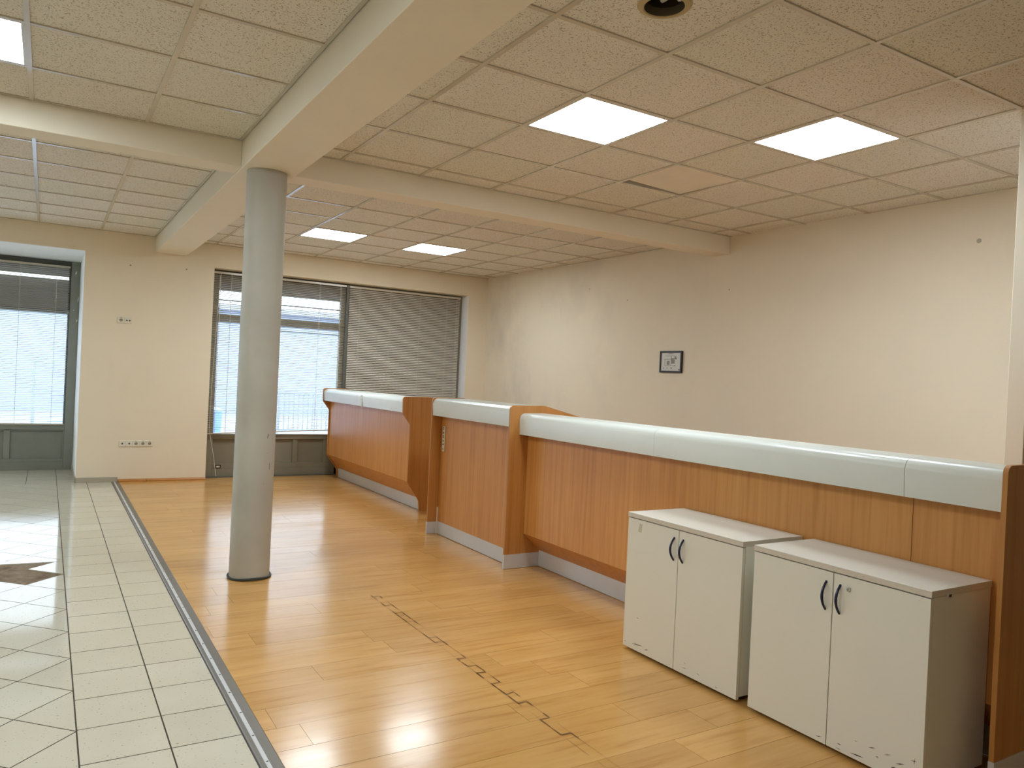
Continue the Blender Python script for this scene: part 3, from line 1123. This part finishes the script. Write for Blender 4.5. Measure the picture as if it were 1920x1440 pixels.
scuffs(k2, [(1.916, 0.035, 1.885, 0.042, 0.0018), (1.764, 0.035, 1.704, 0.040, 0.0028), (1.82, 0.047, 1.80, 0.046, 0.002), (1.69, 0.086, 1.66, 0.097, 0.002), (1.631, 0.086, 1.60, 0.098, 0.0013),
             (1.584, 0.074, 1.55, 0.087, 0.0022), (1.60, 0.054, 1.575, 0.058, 0.0045), (1.53, 0.111, 1.505, 0.115, 0.0015), (1.516, 0.100, 1.514, 0.125, 0.0015), (1.748, 0.087, 1.735, 0.088, 0.001),
             (1.826, 0.03, 1.80, 0.026, 0.0014), (1.66, 0.066, 1.648, 0.068, 0.0018)])
bm = B()
box(bm, 2.744, 2.784, 1.4805, 1.4822, 0.684, 0.704)
s_ = tag(obj('sticker', bm, 'paper', k2), 'small white sticker', 'x')
del s_['category']
bm = B()
box(bm, 2.756, 2.772, 1.4798, 1.4806, 0.689, 0.699)
obj('sticker_mark', bm, 'plastic_hole', s_)

# ------------------------------------------------------------------ adhesive residue on the laminate
bm = B()
rr = random.Random(5)
def quad(x0, y0, x1, y1, w_):
    d = Vector((x1 - x0, y1 - y0, 0))
    if d.length < 1e-5:
        return
    n_ = Vector((-d.y, d.x, 0)).normalized() * w_ / 2
    z = 0.0026
    bm.faces.new([bm.verts.new(p) for p in ((x0 - n_.x, y0 - n_.y, z), (x0 + n_.x, y0 + n_.y, z), (x1 + n_.x * 0.7, y1 + n_.y * 0.7, z), (x1 - n_.x * 0.7, y1 - n_.y * 0.7, z))])
for xc, xw in ((1.779, 0.0022), (1.824, 0.0022)):
    y = 1.5
    while y < 4.45:
        ln = rr.uniform(0.05, 0.22)
        quad(xc + rr.uniform(-0.001, 0.001), y, xc + rr.uniform(-0.001, 0.001), min(4.45, y + ln), xw * rr.uniform(0.5, 1.5))
        y += ln + rr.uniform(0.0, 0.09)
for yy in (4.445, 4.25, 4.09, 4.03, 3.93, 3.64, 3.56, 3.31, 3.20, 3.11, 2.97, 2.84, 2.74, 2.57, 2.42):
    s1 = rr.choice((-1, 1))
    xa, xb = (1.779, 1.824)
    quad(xa, yy, xb, yy + rr.uniform(-0.02, 0.02), rr.uniform(0.005, 0.008))
    quad(xa, yy, xa, yy + s1 * rr.uniform(0.03, 0.08), rr.uniform(0.004, 0.008))
    quad(xb, yy, xb, yy - s1 * rr.uniform(0.03, 0.07), rr.uniform(0.004, 0.007))
tr = obj('tape_residue', bm, 'residue', fix=False)
tag(tr, 'brown residue of a removed tape line on the wooden floor', 'tape mark')
tr['kind'] = 'stuff'

# ------------------------------------------------------------------ wall fittings
def socket(name, label, x0, x1, z0, z1, kinds):
    t = thing(name, label, 'socket', ((x0 + x1) / 2, YW, (z0 + z1) / 2))
    bm = B()
    box(bm, x0, x1, YW - 0.011, YW, z0, z1)
    obj('cover_frame', bm, 'plastic_white', t, bev=0.004)
    n = len(kinds)
    cz = (z0 + z1) / 2
    for i, k_ in enumerate(kinds):
        cx = x0 + (i + 0.5) * (x1 - x0) / n
        if k_ == 's':
            bm = B()
            prism(bm, [(cx + 0.021 * math.cos(a * math.pi / 12), cz + 0.021 * math.sin(a * math.pi / 12)) for a in range(24)], YW - 0.013, YW - 0.0105, 'y')
            o = obj('socket_ring', bm, 'plastic_white', t)
            bm = B()
            disc_y(bm, cx, YW - 0.0135, cz, 0.018, 0.001)
            obj('socket_well', bm, 'board_edge', t)
            for dx in (-0.0095, 0.0095):
                bm = B()
                disc_y(bm, cx + dx, YW - 0.0145, cz, 0.004, 0.0015, 10)
                obj('pin_hole', bm, 'plastic_hole', t)
            bm = B()
            box(bm, cx - 0.013, cx + 0.013, YW - 0.0125, YW - 0.0105, cz + 0.027, cz + 0.031)
            obj('slot', bm, 'plastic_hole', t)
        else:
            for dx in ((-0.015, 0.015) if k_ == 'd' else (0.0,)):
                bm = B()
                disc_y(bm, cx + dx, YW - 0.0135, cz, 0.0085 if k_ == 'd' else 0.01, 0.003, 14)
                obj('jack', bm, 'plastic_hole', t)
    for i in range(1, n):
        cx = x0 + i * (x1 - x0) / n
        bm = B()
        box(bm, cx - 0.0008, cx + 0.0008, YW - 0.0115, YW - 0.01, z0 + 0.004, z1 - 0.004)
        obj('seam', bm, 'board_edge', t)
socket('wall_socket', 'small white double socket high on the pier between the windows', 0.672, 0.820, 1.825, 1.895, 'sd')
socket('wall_socket', 'long white five-part socket strip low on the pier between the windows', 0.742, 1.100, 0.407, 0.477, 'jjsss')

# framed evacuation plan
XP = xr(5.93)
t = thing('framed_plan', 'small black framed floor plan hanging on the long right wall', 'picture frame', (XP, 5.93, 1.65))
bm = B()
ya, yb, za, zb = 5.765, 6.09, 1.54, 1.765
th = 0.02
w_ = 0.018
box(bm, XP - th, XP + 0.002, ya, yb, za, za + w_)
box(bm, XP - th, XP + 0.002, ya, yb, zb - w_, zb)
box(bm, XP - th, XP + 0.002, ya, ya + w_, za + w_, zb - w_)
box(bm, XP - th, XP + 0.002, yb - w_, yb, za + w_, zb - w_)
obj('frame', bm, 'black_frame', t, bev=0.001)
bm = B()
box(bm, XP - 0.012, XP + 0.001, ya + w_, yb - w_, za + w_, zb - w_)
obj('sheet', bm, 'paper', t)
xs = XP - 0.0125
def pl(y0, z0, y1, z1):  # fractions of the sheet, left to right as seen from the room
    Y_ = lambda v: yb - w_ - v * (yb - ya - 2 * w_)
    Z_ = lambda v: zb - w_ - v * (zb - za - 2 * w_)
    return min(Y_(y0), Y_(y1)), max(Y_(y0), Y_(y1)), min(Z_(z0), Z_(z1)), max(Z_(z0), Z_(z1))
bm = B()
for q in ((0.2, 0.16, 0.72, 0.18), (0.18, 0.35, 0.2, 0.72), (0.2, 0.35, 0.5, 0.375), (0.5, 0.18, 0.53, 0.72), (0.2, 0.71, 0.72, 0.73), (0.53, 0.3, 0.7, 0.6), (0.3, 0.45, 0.44, 0.68), (0.68, 0.2, 0.78, 0.3)):
    a, b_, c, d = pl(*q)
    box(bm, xs, xs + 0.001, a, b_, c, d)
obj('plan_drawing', bm, 'ink_grey', t)
bm = B()
for q in ((0.36, 0.055, 0.62, 0.075), (0.72, 0.3, 0.79, 0.36), (0.66, 0.7, 0.74, 0.73), (0.12, 0.83, 0.17, 0.87), (0.3, 0.83, 0.35, 0.87), (0.5, 0.83, 0.58, 0.87), (0.9, 0.9, 0.96, 0.97)):
    a, b_, c, d = pl(*q)
    box(bm, xs - 0.0002, xs + 0.001, a, b_, c, d)
obj('plan_symbol', bm, 'ink_dark', t)

# old fixing plugs in the walls
for (yy, zz) in ((2.92, 2.524), (6.674, 2.342), (7.378, 2.523), (5.195, 2.349)):
    bm = B()
    disc_x(bm, xr(yy) - 0.002, yy, zz, 0.017 if yy < 3 else 0.007, 0.004, 14)
    tag(obj('wall_plug', bm, 'board_edge' if yy > 3 else 'skirting_tile', bev=0.0),
        {2.92: 'round blanked plug high on the right wall near the partition', 6.674: 'small grey plug hole on the right wall, above and left of the framed plan',
         7.378: 'tiny plug hole high on the right wall, below the far ceiling', 5.195: 'tiny plug hole on the right wall, above and right of the framed plan'}[yy], 'wall plug')
for (xx, zz, lb) in ((0.782, 2.497, 'small plug hole above the double socket, near the alcove'), (1.38, 2.518, 'small plug hole high on the pier, near the wide window')):
    bm = B()
    disc_y(bm, xx, YW - 0.002, zz, 0.009, 0.004, 14)
    tag(obj('wall_plug', bm, 'board_edge'), lb, 'wall plug')

# ------------------------------------------------------------------ outside, seen through the blinds
bm = B()
box(bm, -30, 40, YA + 0.42, 60, -0.25, -0.12)
box(bm, -5, 8, 10.36, YA + 0.42, -0.25, -0.12)
o = struct('ground', bm, 'street')
t = thing('railing', 'pale metal street railing seen through the wide window', 'railing', (4.6, 16, -0.12))
bm = B()
box(bm, 4.1, 5.6, 15.98, 16.02, 0.87, 0.91)
box(bm, 4.1, 5.6, 15.98, 16.02, 0.10, 0.14)
obj('rail', bm, 'rail_metal', t)
bm = B()
for i in range(15):
    xx = 4.15 + i * 0.1
    box(bm, xx - 0.01, xx + 0.01, 15.99, 16.01, 0.14, 0.87)
obj('bars', bm, 'rail_metal', t)
for xx in (4.1, 5.58):
    bm = B()
    box(bm, xx, xx + 0.04, 15.97, 16.03, -0.125, 0.95)
    obj('post', bm, 'rail_metal', t)
t = thing('litter_bin', 'blue street bin seen through the left edge of the wide window', 'bin', (2.85, 16, -0.12))
bm = B()
lathe(bm, [(0.14, -0.122), (0.17, 0.45), (0.18, 0.48)], 2.86, 16, 24)
obj('bin_body', bm, 'bin_blue', t, smooth=True)
bm = B()
lathe(bm, [(0.19, 0.48), (0.17, 0.53), (0.06, 0.56)], 2.86, 16, 24)
obj('lid', bm, 'bin_blue', t, smooth=True)
t = thing('street_pole', 'thin pale pole on the street seen through the left window', 'pole', (-0.2, 18, -0.12))
bm = B()
lathe(bm, [(0.035, -0.122), (0.03, 1.35)], -0.2, 18, 16)
obj('pole', bm, 'rail_metal', t, smooth=True)

t = thing('street_building', 'pale bluish building across the street, seen through the blinds', 'building', (5, 26, -0.12))
bm = B()
box(bm, -22, 34, 26, 30, -0.13, 3.2)
obj('facade', bm, 'facade_pale', t)
bm = B()
box(bm, -22.2, 34.2, 25.7, 30, 3.2, 3.4)
obj('roof_edge', bm, 'rail_metal', t)
